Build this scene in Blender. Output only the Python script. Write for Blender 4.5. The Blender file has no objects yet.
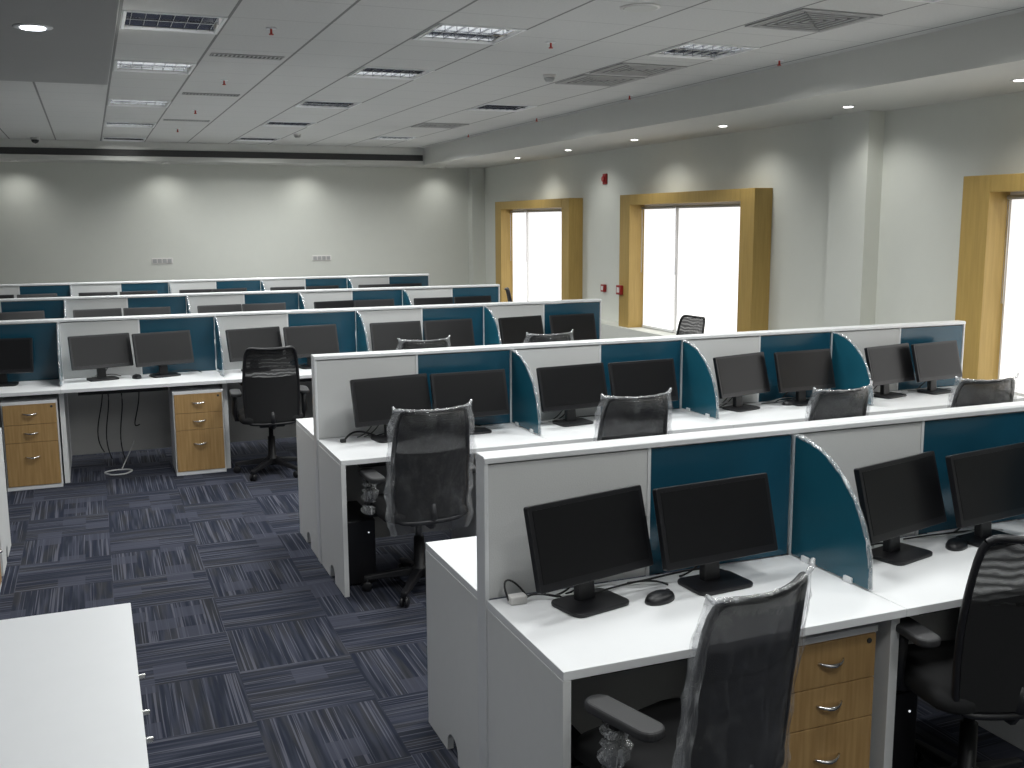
import bpy, bmesh, math, random
from mathutils import Vector, Matrix
random.seed(7)
sc = bpy.context.scene
COL = sc.collection
PI = math.pi
R = math.radians

# ------------------------------------------------------------------ camera
def make_camera():
    yaw, pit, rol = R(-22.0784), R(-8.9452), R(-0.3238)
    F = Vector((math.sin(-yaw)*math.cos(pit), math.cos(yaw)*math.cos(pit), math.sin(pit)))
    Rt = Vector((math.cos(yaw), math.sin(yaw), 0))
    U = Rt.cross(F)
    R2 = Rt*math.cos(rol) + U*math.sin(rol)
    U2 = -Rt*math.sin(rol) + U*math.cos(rol)
    m = Matrix((R2, U2, -F)).transposed().to_4x4()
    m.translation = Vector((0, 0, 1.9845))
    cam = bpy.data.cameras.new('camera')
    cam.sensor_width = 36.0
    cam.lens = 1029.85/1024*36.0
    cam.clip_start = 0.05
    o = bpy.data.objects.new('camera', cam)
    COL.objects.link(o)
    o.matrix_world = m
    sc.camera = o
make_camera()

# ------------------------------------------------------------------ world, exposure
W = bpy.data.worlds.new('world'); sc.world = W
W.use_nodes = True
W.node_tree.nodes['Background'].inputs[0].default_value = (0.85, 0.92, 1.0, 1)
W.node_tree.nodes['Background'].inputs[1].default_value = 1.0
sc.view_settings.view_transform = 'Standard'
sc.view_settings.look = 'None'
sc.view_settings.gamma = 1
sc.view_settings.exposure = 0.0
sc.view_settings.use_curve_mapping = False

LIGHT_PANEL = 27.0      # watts of each ceiling light fitting
LIGHT_SPOT = 24.0       # watts of each recessed spot
BLIND_GLOW = 0.94        # daylight through the roller blinds

# ------------------------------------------------------------------ room numbers
ZC = 3.2; ZB = 2.92; XB = 5.22; XR = 6.5; YB = 16.7; YW = 17.45
XL = -4.6; YF = -1.6
T = 0.075; D = 0.60; WM = 1.217; ZP = 1.235; ZD = 0.75
ROWS = {1: (1.14, 3.047, 4), 2: (1.148, 5.83, 4), 3: (4.593-6*WM, 9.0, 6),
        4: (4.591-6*WM, 11.71, 6), 5: (4.605-6*WM, 14.59, 6)}

# ------------------------------------------------------------------ materials
def new_mat(name):
    m = bpy.data.materials.new(name); m.use_nodes = True
    nt = m.node_tree
    return m, nt, nt.nodes['Principled BSDF']
def nd(nt, typ, **kw):
    n = nt.nodes.new(typ)
    for k, v in kw.items():
        if k == 'op': n.operation = v
        elif k.startswith('i'): n.inputs[int(k[1:])].default_value = v
        else: setattr(n, k, v)
    return n
def lk(nt, a, ao, b, bi): nt.links.new(a.outputs[ao], b.inputs[bi])
def math_n(nt, op, a, b=None):
    n = nt.nodes.new('ShaderNodeMath'); n.operation = op
    for i, v in enumerate((a, b)):
        if v is None: continue
        if isinstance(v, (int, float)): n.inputs[i].default_value = v
        else: nt.links.new(v, n.inputs[i])
    return n.outputs[0]
def simple(name, col, rough=0.5, metal=0.0, var=0.0, scale=30, bump=0.0, spec=0.5):
    m, nt, b = new_mat(name)
    b.inputs['Roughness'].default_value = rough
    b.inputs['Metallic'].default_value = metal
    b.inputs['Specular IOR Level'].default_value = spec
    b.inputs['Base Color'].default_value = (*col, 1)
    if var or bump:
        tc = nd(nt, 'ShaderNodeTexCoord'); no = nd(nt, 'ShaderNodeTexNoise')
        no.inputs['Scale'].default_value = scale; no.inputs['Detail'].default_value = 4
        lk(nt, tc, 'Object', no, 'Vector')
        if var:
            mx = nd(nt, 'ShaderNodeMix', data_type='RGBA')
            mx.inputs[6].default_value = (*[c*(1-var) for c in col], 1)
            mx.inputs[7].default_value = (*[min(1, c*(1+var)) for c in col], 1)
            lk(nt, no, 'Fac', mx, 0); lk(nt, mx, 2, b, 'Base Color')
        if bump:
            bp = nd(nt, 'ShaderNodeBump'); bp.inputs['Strength'].default_value = bump
            bp.inputs['Distance'].default_value = 0.01
            lk(nt, no, 'Fac', bp, 'Height'); lk(nt, bp, 0, b, 'Normal')
    return m
def wood(name, c1, c2, rough=0.45, axis=2, scale=6):
    m, nt, b = new_mat(name)
    tc = nd(nt, 'ShaderNodeTexCoord'); mp = nd(nt, 'ShaderNodeMapping')
    s = [scale*4]*3; s[axis] = scale*0.25
    mp.inputs['Scale'].default_value = s
    no = nd(nt, 'ShaderNodeTexNoise'); no.inputs['Scale'].default_value = 3; no.inputs['Detail'].default_value = 5
    cr = nd(nt, 'ShaderNodeValToRGB')
    cr.color_ramp.elements[0].position = 0.3; cr.color_ramp.elements[0].color = (*c1, 1)
    cr.color_ramp.elements[1].position = 0.7; cr.color_ramp.elements[1].color = (*c2, 1)
    lk(nt, tc, 'Object', mp, 0); lk(nt, mp, 0, no, 0); lk(nt, no, 'Fac', cr, 0); lk(nt, cr, 0, b, 'Base Color')
    b.inputs['Roughness'].default_value = rough
    return m
def emis(name, col, s):
    m, nt, b = new_mat(name)
    b.inputs['Base Color'].default_value = (*col, 1)
    b.inputs['Emission Color'].default_value = (*col, 1)
    b.inputs['Emission Strength'].default_value = s
    return m
def carpet_mat():
    m, nt, b = new_mat('carpet tiles')
    tc = nd(nt, 'ShaderNodeTexCoord'); sp = nd(nt, 'ShaderNodeSeparateXYZ')
    lk(nt, tc, 'Object', sp, 0)
    x = math_n(nt, 'MULTIPLY', sp.outputs[0], 2.0); y = math_n(nt, 'MULTIPLY', sp.outputs[1], 2.0)
    ix = math_n(nt, 'FLOOR', x); iy = math_n(nt, 'FLOOR', y)
    fx = math_n(nt, 'FRACT', x); fy = math_n(nt, 'FRACT', y)
    par = math_n(nt, 'MODULO', math_n(nt, 'ADD', math_n(nt, 'ADD', ix, iy), 200.0), 2.0)
    inv = math_n(nt, 'SUBTRACT', 1.0, par)
    # along / across the lines of each quarter-turned tile
    al = math_n(nt, 'ADD', math_n(nt, 'MULTIPLY', sp.outputs[0], par), math_n(nt, 'MULTIPLY', sp.outputs[1], inv))
    ac = math_n(nt, 'ADD', math_n(nt, 'MULTIPLY', sp.outputs[1], par), math_n(nt, 'MULTIPLY', sp.outputs[0], inv))
    cell = math_n(nt, 'ADD', math_n(nt, 'MULTIPLY', ix, 3.71), math_n(nt, 'MULTIPLY', iy, 7.93))
    def lines(across, along, seed):
        cv = nd(nt, 'ShaderNodeCombineXYZ')
        nt.links.new(math_n(nt, 'MULTIPLY', ac, across), cv.inputs[0])
        nt.links.new(math_n(nt, 'MULTIPLY', al, along), cv.inputs[1])
        nt.links.new(math_n(nt, 'ADD', cell, seed), cv.inputs[2])
        no = nd(nt, 'ShaderNodeTexNoise'); no.inputs['Scale'].default_value = 1; no.inputs['Detail'].default_value = 1.5
        lk(nt, cv, 0, no, 'Vector')
        return no.outputs['Fac']
    fine = lines(105, 1.0, 0.0); broad = lines(46, 2.2, 31.0); tone = lines(16, 2.5, 77.0)
    def ramp(f, stops, interp='LINEAR'):
        cr = nd(nt, 'ShaderNodeValToRGB'); cr.color_ramp.interpolation = interp
        e = cr.color_ramp.elements
        while len(e) < len(stops): e.new(0.5)
        for k, (p, c) in enumerate(stops): e[k].position = p; e[k].color = (*c, 1)
        nt.links.new(f, cr.inputs[0]); return cr.outputs[0]
    navy = (0.020, 0.024, 0.040); slate = (0.036, 0.041, 0.060); grey = (0.105, 0.108, 0.135); olive = (0.048, 0.045, 0.036)
    base = ramp(broad, [(0.36, navy), (0.47, (0.024, 0.028, 0.041)), (0.56, slate), (0.70, (0.048, 0.052, 0.074))])
    tint = ramp(tone, [(0.50, (0, 0, 0)), (0.64, (1, 1, 1))])
    mxo = nd(nt, 'ShaderNodeMix', data_type='RGBA'); nt.links.new(math_n(nt, 'MULTIPLY', tint, 0.32), mxo.inputs[0])
    nt.links.new(base, mxo.inputs[6]); mxo.inputs[7].default_value = (*olive, 1)
    lin = ramp(fine, [(0.55, (0, 0, 0)), (0.62, (1, 1, 1))])
    mx = nd(nt, 'ShaderNodeMix', data_type='RGBA'); nt.links.new(math_n(nt, 'MULTIPLY', lin, 0.85), mx.inputs[0])
    lk(nt, mxo, 2, mx, 6); mx.inputs[7].default_value = (*grey, 1)
    # plain pale patches, as woven into some tiles
    pv = nd(nt, 'ShaderNodeCombineXYZ')
    nt.links.new(math_n(nt, 'FLOOR', math_n(nt, 'MULTIPLY', sp.outputs[0], 7.0)), pv.inputs[0])
    nt.links.new(math_n(nt, 'FLOOR', math_n(nt, 'MULTIPLY', sp.outputs[1], 7.0)), pv.inputs[1])
    wn = nd(nt, 'ShaderNodeTexWhiteNoise', noise_dimensions='2D'); lk(nt, pv, 0, wn, 0)
    pt = math_n(nt, 'MULTIPLY', math_n(nt, 'GREATER_THAN', wn.outputs[0], 0.86), 0.7)
    mx2 = nd(nt, 'ShaderNodeMix', data_type='RGBA'); nt.links.new(pt, mx2.inputs[0])
    lk(nt, mx, 2, mx2, 6); mx2.inputs[7].default_value = (0.062, 0.066, 0.090, 1)
    lk(nt, mx2, 2, b, 'Base Color')
    b.inputs['Roughness'].default_value = 0.95; b.inputs['Specular IOR Level'].default_value = 0.1
    bp = nd(nt, 'ShaderNodeBump'); bp.inputs['Strength'].default_value = 0.4; bp.inputs['Distance'].default_value = 0.004
    nt.links.new(fine, bp.inputs['Height']); lk(nt, bp, 0, b, 'Normal')
    return m
def ceiling_mat():
    m, nt, b = new_mat('ceiling tiles')
    tc = nd(nt, 'ShaderNodeTexCoord'); sp = nd(nt, 'ShaderNodeSeparateXYZ'); lk(nt, tc, 'Object', sp, 0)
    gx = math_n(nt, 'FRACT', math_n(nt, 'ADD', math_n(nt, 'DIVIDE', math_n(nt, 'SUBTRACT', sp.outputs[0], 0.24), 0.6083), 50.0))
    gy = math_n(nt, 'FRACT', math_n(nt, 'ADD', math_n(nt, 'DIVIDE', math_n(nt, 'SUBTRACT', sp.outputs[1], 6.55), 0.6), 50.0))
    lx = math_n(nt, 'LESS_THAN', gx, 0.030); ly = math_n(nt, 'LESS_THAN', gy, 0.022)
    no = nd(nt, 'ShaderNodeTexNoise'); no.inputs['Scale'].default_value = 60; no.inputs['Detail'].default_value = 3
    lk(nt, tc, 'Object', no, 0)
    mx0 = nd(nt, 'ShaderNodeMix', data_type='RGBA'); mx0.inputs[6].default_value = (0.60, 0.60, 0.585, 1); mx0.inputs[7].default_value = (0.70, 0.70, 0.685, 1)
    lk(nt, no, 'Fac', mx0, 0)
    f = math_n(nt, 'MAXIMUM', math_n(nt, 'MULTIPLY', lx, 0.72), math_n(nt, 'MULTIPLY', ly, 0.2))
    mx = nd(nt, 'ShaderNodeMix', data_type='RGBA'); nt.links.new(f, mx.inputs[0])
    lk(nt, mx0, 2, mx, 6); mx.inputs[7].default_value = (0.10, 0.10, 0.10, 1)
    lk(nt, mx, 2, b, 'Base Color'); b.inputs['Roughness'].default_value = 0.9
    return m
def plastic_mat(name, haze, gloss, bump=0.6, scale=18):
    """crumpled clear polythene: see-through film with a milky haze and bright creases"""
    m, nt, b = new_mat(name); nt.nodes.remove(b)
    out = nt.nodes['Material Output']
    tr = nd(nt, 'ShaderNodeBsdfTransparent'); tr.inputs[0].default_value = (0.97, 0.97, 0.98, 1)
    df = nd(nt, 'ShaderNodeBsdfDiffuse'); df.inputs[0].default_value = (0.85, 0.87, 0.88, 1)
    gl = nd(nt, 'ShaderNodeBsdfGlossy'); gl.inputs['Roughness'].default_value = 0.14
    tc = nd(nt, 'ShaderNodeTexCoord'); mp = nd(nt, 'ShaderNodeMapping'); mp.inputs['Scale'].default_value = (1, 1, 0.35)
    no = nd(nt, 'ShaderNodeTexNoise'); no.inputs['Scale'].default_value = scale; no.inputs['Detail'].default_value = 5; no.inputs['Distortion'].default_value = 1.2
    lk(nt, tc, 'Object', mp, 0); lk(nt, mp, 0, no, 0)
    bp = nd(nt, 'ShaderNodeBump'); bp.inputs['Strength'].default_value = bump; bp.inputs['Distance'].default_value = 0.03
    lk(nt, no, 'Fac', bp, 'Height'); lk(nt, bp, 0, gl, 'Normal')
    cr = nd(nt, 'ShaderNodeMapRange'); cr.inputs[1].default_value = 0.50; cr.inputs[2].default_value = 0.70
    cr.inputs[3].default_value = haze*0.45; cr.inputs[4].default_value = haze*1.7
    lk(nt, no, 'Fac', cr, 0)
    m1 = nd(nt, 'ShaderNodeMixShader'); lk(nt, cr, 0, m1, 0); lk(nt, tr, 0, m1, 1); lk(nt, df, 0, m1, 2)
    lw = nd(nt, 'ShaderNodeLayerWeight'); lw.inputs[0].default_value = 0.25
    fg = math_n(nt, 'ADD', math_n(nt, 'MULTIPLY', lw.outputs[1], 0.35), gloss)
    m2 = nd(nt, 'ShaderNodeMixShader'); nt.links.new(fg, m2.inputs[0]); lk(nt, m1, 0, m2, 1); lk(nt, gl, 0, m2, 2)
    lk(nt, m2, 0, out, 0)
    return m
def mesh_fabric(name, col, see, blotchy=False):
    m, nt, b = new_mat(name)
    out = nt.nodes['Material Output']
    b.inputs['Base Color'].default_value = (*col, 1); b.inputs['Roughness'].default_value = 0.7
    tc = nd(nt, 'ShaderNodeTexCoord'); wv = nd(nt, 'ShaderNodeTexWave'); wv.bands_direction = 'Z'
    wv.inputs['Scale'].default_value = 11; wv.inputs['Distortion'].default_value = 6.0; wv.inputs['Detail Scale'].default_value = 0.9
    lk(nt, tc, 'Object', wv, 0)
    if blotchy:
        wv = nd(nt, 'ShaderNodeTexNoise'); wv.inputs['Scale'].default_value = 9; wv.inputs['Detail'].default_value = 2; wv.inputs['Distortion'].default_value = 1.5
        lk(nt, tc, 'Object', wv, 0)
    tr = nd(nt, 'ShaderNodeBsdfTransparent')
    mr = nd(nt, 'ShaderNodeMapRange'); mr.inputs[3].default_value = see*0.3; mr.inputs[4].default_value = see*1.6
    lk(nt, wv, 'Fac', mr, 0)
    mx = nd(nt, 'ShaderNodeMixShader'); lk(nt, mr, 0, mx, 0); lk(nt, b, 0, mx, 1); lk(nt, tr, 0, mx, 2)
    lk(nt, mx, 0, out, 0)
    return m
def glass_mat():
    m, nt, b = new_mat('window glass'); nt.nodes.remove(b); out = nt.nodes['Material Output']
    tr = nd(nt, 'ShaderNodeBsdfTransparent'); gl = nd(nt, 'ShaderNodeBsdfGlossy'); gl.inputs['Roughness'].default_value = 0.02
    mx = nd(nt, 'ShaderNodeMixShader'); mx.inputs[0].default_value = 0.08
    lk(nt, tr, 0, mx, 1); lk(nt, gl, 0, mx, 2); lk(nt, mx, 0, out, 0)
    return m

M = dict(
    wall=simple('wall paint', (0.685, 0.695, 0.645), 0.75, var=0.02, scale=8),
    gypsum=simple('gypsum paint', (0.64, 0.64, 0.61), 0.8, var=0.02, scale=8),
    shaded_gypsum=simple('gypsum paint with shade', (0.42, 0.42, 0.41), 0.8, var=0.02, scale=8),  # left soffit's shade, lit only indirectly, put into a darker gypsum colour
    ceiling=ceiling_mat(), carpet=carpet_mat(),
    white=simple('white laminate', (0.82, 0.83, 0.84), 0.35, var=0.015, scale=14),
    offwhite=simple('panel laminate', (0.73, 0.735, 0.73), 0.5, var=0.02, scale=20),
    board=simple('pale grey fabric board', (0.64, 0.645, 0.64), 0.85, var=0.05, scale=220, bump=0.1),
    teal=simple('teal laminated board', (0.010, 0.066, 0.108), 0.22, var=0.10, scale=5, bump=0.03, spec=0.6),
    teal_glass=simple('teal screen', (0.011, 0.082, 0.122), 0.18, var=0.10, scale=6, bump=0.03, spec=0.6),
    alu=simple('satin aluminium', (0.78, 0.79, 0.80), 0.32, metal=0.10, var=0.02, scale=40),
    modesty=simple('grey modesty panel', (0.46, 0.455, 0.44), 0.6, var=0.03),
    oak=wood('oak drawer front', (0.38, 0.225, 0.085), (0.49, 0.31, 0.13)),
    frame_wood=wood('golden window surround', (0.40, 0.265, 0.075), (0.47, 0.315, 0.095), 0.5, 2, 4),
    chrome=simple('brushed steel', (0.75, 0.75, 0.74), 0.25, metal=1.0, var=0.02),
    black=simple('black plastic', (0.010, 0.010, 0.012), 0.42, var=0.1),
    screen=simple('dark display', (0.008, 0.008, 0.009), 0.30, var=0.05, spec=0.35),
    bezel=simple('black bezel', (0.012, 0.012, 0.014), 0.30, var=0.05),
    seat=simple('black seat fabric', (0.012, 0.012, 0.013), 0.9, var=0.3, scale=200),
    mesh=mesh_fabric('black chair mesh', (0.010, 0.010, 0.011), 0.085),
    mesh_wrapped=mesh_fabric('black chair mesh under plastic', (0.010, 0.010, 0.011), 0.055, True),
    arm=simple('dark grey arm pad', (0.028, 0.028, 0.030), 0.55, var=0.1),
    poly=plastic_mat('polythene wrap', 0.035, 0.035), polyhem=plastic_mat('polythene margin', 0.22, 0.07, 0.8, 26),
    polyedge=plastic_mat('gathered polythene', 0.42, 0.16, 0.9, 40),
    cable_black=simple('black cable', (0.012, 0.012, 0.013), 0.5, var=0.1),
    cable_white=simple('pale cable', (0.60, 0.60, 0.60), 0.5, var=0.05),
    red=simple('red enamel', (0.30, 0.012, 0.012), 0.4, var=0.05),
    dark=simple('dark vent metal', (0.05, 0.05, 0.05), 0.6, var=0.05),
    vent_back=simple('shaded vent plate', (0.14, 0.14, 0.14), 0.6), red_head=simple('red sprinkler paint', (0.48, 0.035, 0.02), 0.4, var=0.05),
    vent=simple('grey vent blades', (0.42, 0.42, 0.42), 0.5, var=0.05),
    blind=emis('daylit roller blind', (1.0, 0.985, 0.975), BLIND_GLOW),
    sash=simple('white window frame', (0.75, 0.73, 0.71), 0.4, var=0.02),
    glass=glass_mat(),
    tube=emis('fluorescent tube', (1.0, 1.0, 0.97), 2.6),
    lens=emis('lit spot lens', (1.0, 0.98, 0.94), 7.0),
    lens_cool=emis('lit cool spot lens', (0.90, 0.93, 1.0), 9.0),
    led=emis('white power light', (0.9, 0.95, 1.0), 0.8),
    reflector=simple('mirror reflector', (0.52, 0.53, 0.55), 0.12, metal=1.0, var=0.02),
)

# ------------------------------------------------------------------ mesh helpers
class MB:
    def __init__(s): s.v = []; s.f = []; s.sm = []
    def add(s, vs, fs, smooth=False):
        k = len(s.v); s.v += [tuple(v) for v in vs]
        for f in fs: s.f.append(tuple(i+k for i in f)); s.sm.append(smooth)
        return s
    def box(s, x0, x1, y0, y1, z0, z1, mat=None):
        vs = [(x0,y0,z0),(x1,y0,z0),(x1,y1,z0),(x0,y1,z0),(x0,y0,z1),(x1,y0,z1),(x1,y1,z1),(x0,y1,z1)]
        if mat: vs = [mat @ Vector(v) for v in vs]
        return s.add(vs, [(0,3,2,1),(4,5,6,7),(0,1,5,4),(1,2,6,5),(2,3,7,6),(3,0,4,7)])
    def prism(s, pts, a0, a1, axis=0, smooth=False):
        """polygon extruded along an axis; pts are in the two other axes (x: y,z / y: x,z / z: x,y)"""
        def P(p, a):
            return {0: (a, p[0], p[1]), 1: (p[0], a, p[1]), 2: (p[0], p[1], a)}[axis]
        n = len(pts)
        s.add([P(p, a0) for p in pts] + [P(p, a1) for p in pts],
              [tuple(range(n))[::-1], tuple(range(n, 2*n))] + [(i, (i+1) % n, n+(i+1) % n, n+i) for i in range(n)], smooth)
        return s
    def tube(s, pts, r, n=8, smooth=True, cap=True):
        pts = [Vector(p) for p in pts]; k0 = []
        vs = []; up = Vector((0, 0, 1))
        for i, p in enumerate(pts):
            d = (pts[min(i+1, len(pts)-1)] - pts[max(i-1, 0)]).normalized()
            u = d.cross(up)
            if u.length < 1e-3: u = d.cross(Vector((0, 1, 0)))
            u.normalize(); w = u.cross(d)
            rr = r[i] if isinstance(r, (list, tuple)) else r
            for j in range(n):
                a = 2*PI*j/n; vs.append(p + (u*math.cos(a) + w*math.sin(a))*rr)
        fs = []
        for i in range(len(pts)-1):
            for j in range(n):
                fs.append((i*n+j, i*n+(j+1) % n, (i+1)*n+(j+1) % n, (i+1)*n+j))
        s.add(vs, fs, smooth)
        if cap:
            k = len(s.v) - len(vs)
            s.f.append(tuple(k+j for j in range(n))[::-1]); s.sm.append(False)
            k2 = k + (len(pts)-1)*n
            s.f.append(tuple(k2+j for j in range(n))); s.sm.append(False)
        return s
    def lathe(s, prof, c=(0,0,0), n=20, smooth=True, axis='z', sx=1, sy=1):
        vs = []
        for r, z in prof:
            for j in range(n):
                a = 2*PI*j/n; p = (r*math.cos(a)*sx, r*math.sin(a)*sy, z)
                if axis == 'x': p = (p[2], p[0], p[1])
                if axis == 'y': p = (p[0], p[2], p[1])
                vs.append((p[0]+c[0], p[1]+c[1], p[2]+c[2]))
        fs = [(i*n+j, i*n+(j+1) % n, (i+1)*n+(j+1) % n, (i+1)*n+j) for i in range(len(prof)-1) for j in range(n)]
        k = len(s.v); s.add(vs, fs, smooth)
        s.f.append(tuple(k+j for j in range(n))[::-1]); s.sm.append(False)
        e = k + (len(prof)-1)*n
        s.f.append(tuple(e+j for j in range(n))); s.sm.append(False)
        return s
    def mesh(s, name, mat):
        me = bpy.data.meshes.new(name)
        me.from_pydata(s.v, [], s.f); me.update()
        bm = bmesh.new(); bm.from_mesh(me)
        bmesh.ops.recalc_face_normals(bm, faces=bm.faces); bm.to_mesh(me); bm.free()
        for i, p in enumerate(me.polygons): p.use_smooth = s.sm[i]
        me.materials.append(mat)
        return me
    def build(s, name, mat, parent=None, bevel=0.0, seg=2, loc=None, label=None):
        o = bpy.data.objects.new(name, s.mesh(name, mat)); COL.objects.link(o)
        if parent: o.parent = parent
        if loc: o.location = loc
        if bevel:
            b = o.modifiers.new('bevel', 'BEVEL'); b.width = bevel; b.segments = seg; b.limit_method = 'ANGLE'; b.angle_limit = R(40)
        if label: o['label'] = label
        return o
def tag(o, label, cat, group=None, kind=None):
    o['label'] = label; o['category'] = cat
    if group: o['group'] = group
    if kind: o['kind'] = kind
    return o
def empty(name, loc=(0,0,0), rz=0.0):
    o = bpy.data.objects.new(name, None); COL.objects.link(o)
    o.location = loc; o.rotation_euler = (0, 0, rz); o.empty_display_size = 0.1
    return o
def struct(name, mb, mat, parent=None, bevel=0, label=None):
    o = mb.build(name, mat, parent, bevel)
    if not parent: o['kind'] = 'structure'
    if label: o['label'] = label
    return o
def kids(o): return [c for c in list(COL.objects) if c.parent == o and c.type != 'LIGHT']
CHILD = {}
def copy_tree(o, parent=None):
    c = o.copy(); COL.objects.link(c); c.parent = parent
    for ch in CHILD.setdefault(o.name, kids(o)): copy_tree(ch, c)
    return c
def bez(p0, p1, p2, p3, n=14):
    out = []
    for i in range(n+1):
        t = i/n; a, b, c, d = (1-t)**3, 3*t*(1-t)**2, 3*t*t*(1-t), t**3
        out.append(tuple(a*p0[k]+b*p1[k]+c*p2[k]+d*p3[k] for k in range(3)))
    return out
def rounded(w, h, r, n=5, cx=0, cy=0):
    pts = []
    for (sx, sy, a0) in ((1, 1, 0), (-1, 1, 90), (-1, -1, 180), (1, -1, 270)):
        for i in range(n+1):
            a = R(a0 + 90*i/n)
            pts.append((cx + sx*(w/2-r) + r*math.cos(a), cy + sy*(h/2-r) + r*math.sin(a)))
    return pts

# ------------------------------------------------------------------ room shell
FIX = [(0.25, 6.85), (0.25, 8.80), (0.25, 11.42), (0.25, 13.90), (0.25, 16.30),
       (2.075, 6.60), (2.075, 8.50), (2.075, 10.93), (2.075, 13.20), (2.075, 15.72),
       (3.90, 6.66), (3.90, 10.62), (3.90, 14.86), (3.90, 4.45),
       (2.075, 4.20), (2.075, 1.90), (3.90, 2.20), (0.85, 3.20), (0.85, 0.60), (2.075, -0.40)]      # left edge x, centre y; this line's lights are unseen, added for foreground brightness
CW = 0.6083
def fix_rect(x, y): return (x+0.012, x+CW-0.006, y-0.29, y+0.29)
fl = MB().box(XL, XR, YF, YW, -0.1, 0.0); struct('floor', fl, M['carpet'])
# suspended ceiling with openings for the light fittings
ce = MB(); cols = {}
for x, y in FIX: cols.setdefault(x, []).append(y)
xs = sorted(cols); cur = XL
for x in xs:
    a, b, _, _ = fix_rect(x, 0)
    ce.box(cur, a, YF, YB, ZC, ZC+0.012)
    yy = YF
    for y in sorted(cols[x]):
        ce.box(a, b, yy, y-0.29, ZC, ZC+0.012); yy = y+0.29
    ce.box(a, b, yy, YB, ZC, ZC+0.012); cur = b
ce.box(cur, XB, YF, YB, ZC, ZC+0.012)
struct('ceiling', ce, M['ceiling'])
struct('ceiling_slab', MB().box(XL, XR, YF, YW, ZC+0.25, ZC+0.35), M['gypsum'])
# right bulkhead (boxed soffit) and back bulkhead
struct('ceiling_bulkhead_right', MB().box(XB, XR, YF, YW, ZB, ZC+0.25), M['gypsum'])
struct('ceiling_bulkhead_back', MB().box(XL, XB, YB, YW, ZB, ZC+0.25), M['gypsum'])
struct('ceiling_soffit_left', MB().box(XL, 0.185, YF, 7.9, ZB+0.02, ZC), M['shaded_gypsum'])
# walls
struct('wall_back', MB().box(XL-0.2, XR+0.3, YW, YW+0.2, -0.1, ZC+0.3), M['wall'])
struct('wall_left', MB().box(XL-0.2, XL, YF-0.2, YW, -0.1, ZC+0.3), M['wall'])
struct('wall_front', MB().box(XL-0.2, XR+0.3, YF-0.2, YF, -0.1, ZC+0.3), M['wall'])
WIN = [(3.30, 6.19), (8.905, 11.80), (13.316, 16.19)]
ZS, ZT = 0.645, 2.312
wr = MB(); cur = YF
for a, b in WIN:
    wr.box(XR, XR+0.25, cur, a+0.25, -0.1, ZC+0.3)
    wr.box(XR, XR+0.25, a+0.25, b-0.26, -0.1, ZS-0.01)
    wr.box(XR, XR+0.25, a+0.25, b-0.26, ZT-0.12, ZC+0.3); cur = b-0.26
wr.box(XR, XR+0.25, cur, YW, -0.1, ZC+0.3)
struct('wall_right', wr, M['wall'])
struct('column', MB().box(6.33, XR, 7.33, 7.82, 0, ZB), M['wall'])
struct('column', MB().box(6.26, XR, 17.25, YW, 0, ZB), M['wall'])
struct('baseboard_back', MB().box(XL, 6.26, YW-0.015, YW, 0, 0.1), M['offwhite'])
struct('trim_1', MB().box(6.22, XR, -1.6, 7.33, 0.0, ZS).box(6.22, XR, 7.82, 17.25, 0.0, ZS), M['wall'], label='low sill box running under the windows')
# windows
win_n = 0
for wi, (a, b) in enumerate(WIN):
    win_n += 1
    s = MB()
    o = 0.25
    s.box(6.28, XR, a, a+o, ZS, ZT); s.box(6.28, XR, b-0.26, b, ZS, ZT)
    s.box(6.28, XR, a+o, b-0.26, ZT-0.125, ZT)
    struct('trim_%d' % (win_n+1), s, M['frame_wood'], bevel=0.004, label='projecting golden wood surround of a window')
    y0, y1 = a+o, b-0.26; fx = 6.49
    z0, z1 = ZS-0.01, ZT-0.12
    f = MB(); w = 0.045
    f.box(fx, fx+0.05, y0, y0+w, z0, z1); f.box(fx, fx+0.05, y1-w, y1, z0, z1)
    f.box(fx, fx+0.05, y0+w, y1-w, z0, z0+w); f.box(fx, fx+0.05, y0+w, y1-w, z1-w, z1)
    ym = y0 + (y1-y0)*(0.6, 0.66, 0.72)[wi]
    f.box(fx, fx+0.05, ym-0.06, ym+0.06, z0+w, z1-w)
    if wi == 2: f.box(fx, fx+0.05, ym+0.17, ym+0.22, z0+w, z1-w)
    win = struct('window_%d' % win_n, f, M['sash'], bevel=0.003)
    MB().box(fx+0.023, fx+0.027, y0+w, y1-w, z0+w, z1-w).build('glass_pane', M['glass'], win)
    place = ['at the right edge', 'left of the column', 'nearest the back corner'][wi]
    for side, (c0, c1) in (('right', (y0+0.012, ym-0.03)), ('left', (ym+0.03, y1-0.02))):
        r = empty('roller_blind', (6.455, (c0+c1)/2, z1-0.045))
        hw = (c1-c0)/2
        tag(r, 'pale daylit roller blind, %s one of the window %s' % (side, place), 'blind', 'roller blinds at the windows')
        MB().lathe([(0.018, -hw), (0.018, hw)], n=14, axis='y').build('roller_tube', M['vent'], r)
        drop = 0.055 if side == 'left' else 0.03
        MB().box(0.018, 0.021, -hw+0.015, hw-0.015, -(z1-z0)+0.09, -0.005).build('blind_fabric', M['blind'], r)
        MB().box(0.010, 0.028, -hw+0.01, hw-0.01, -(z1-z0)+0.065, -(z1-z0)+0.092).build('bottom_bar', M['alu'], r)
        MB().tube([(-0.02, hw-0.03, -0.02), (-0.02, hw-0.03, -0.8), (-0.02, hw-0.015, -0.8), (-0.02, hw-0.015, -0.02)], 0.003, 6).build('pull_chain', M['sash'], r)
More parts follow.
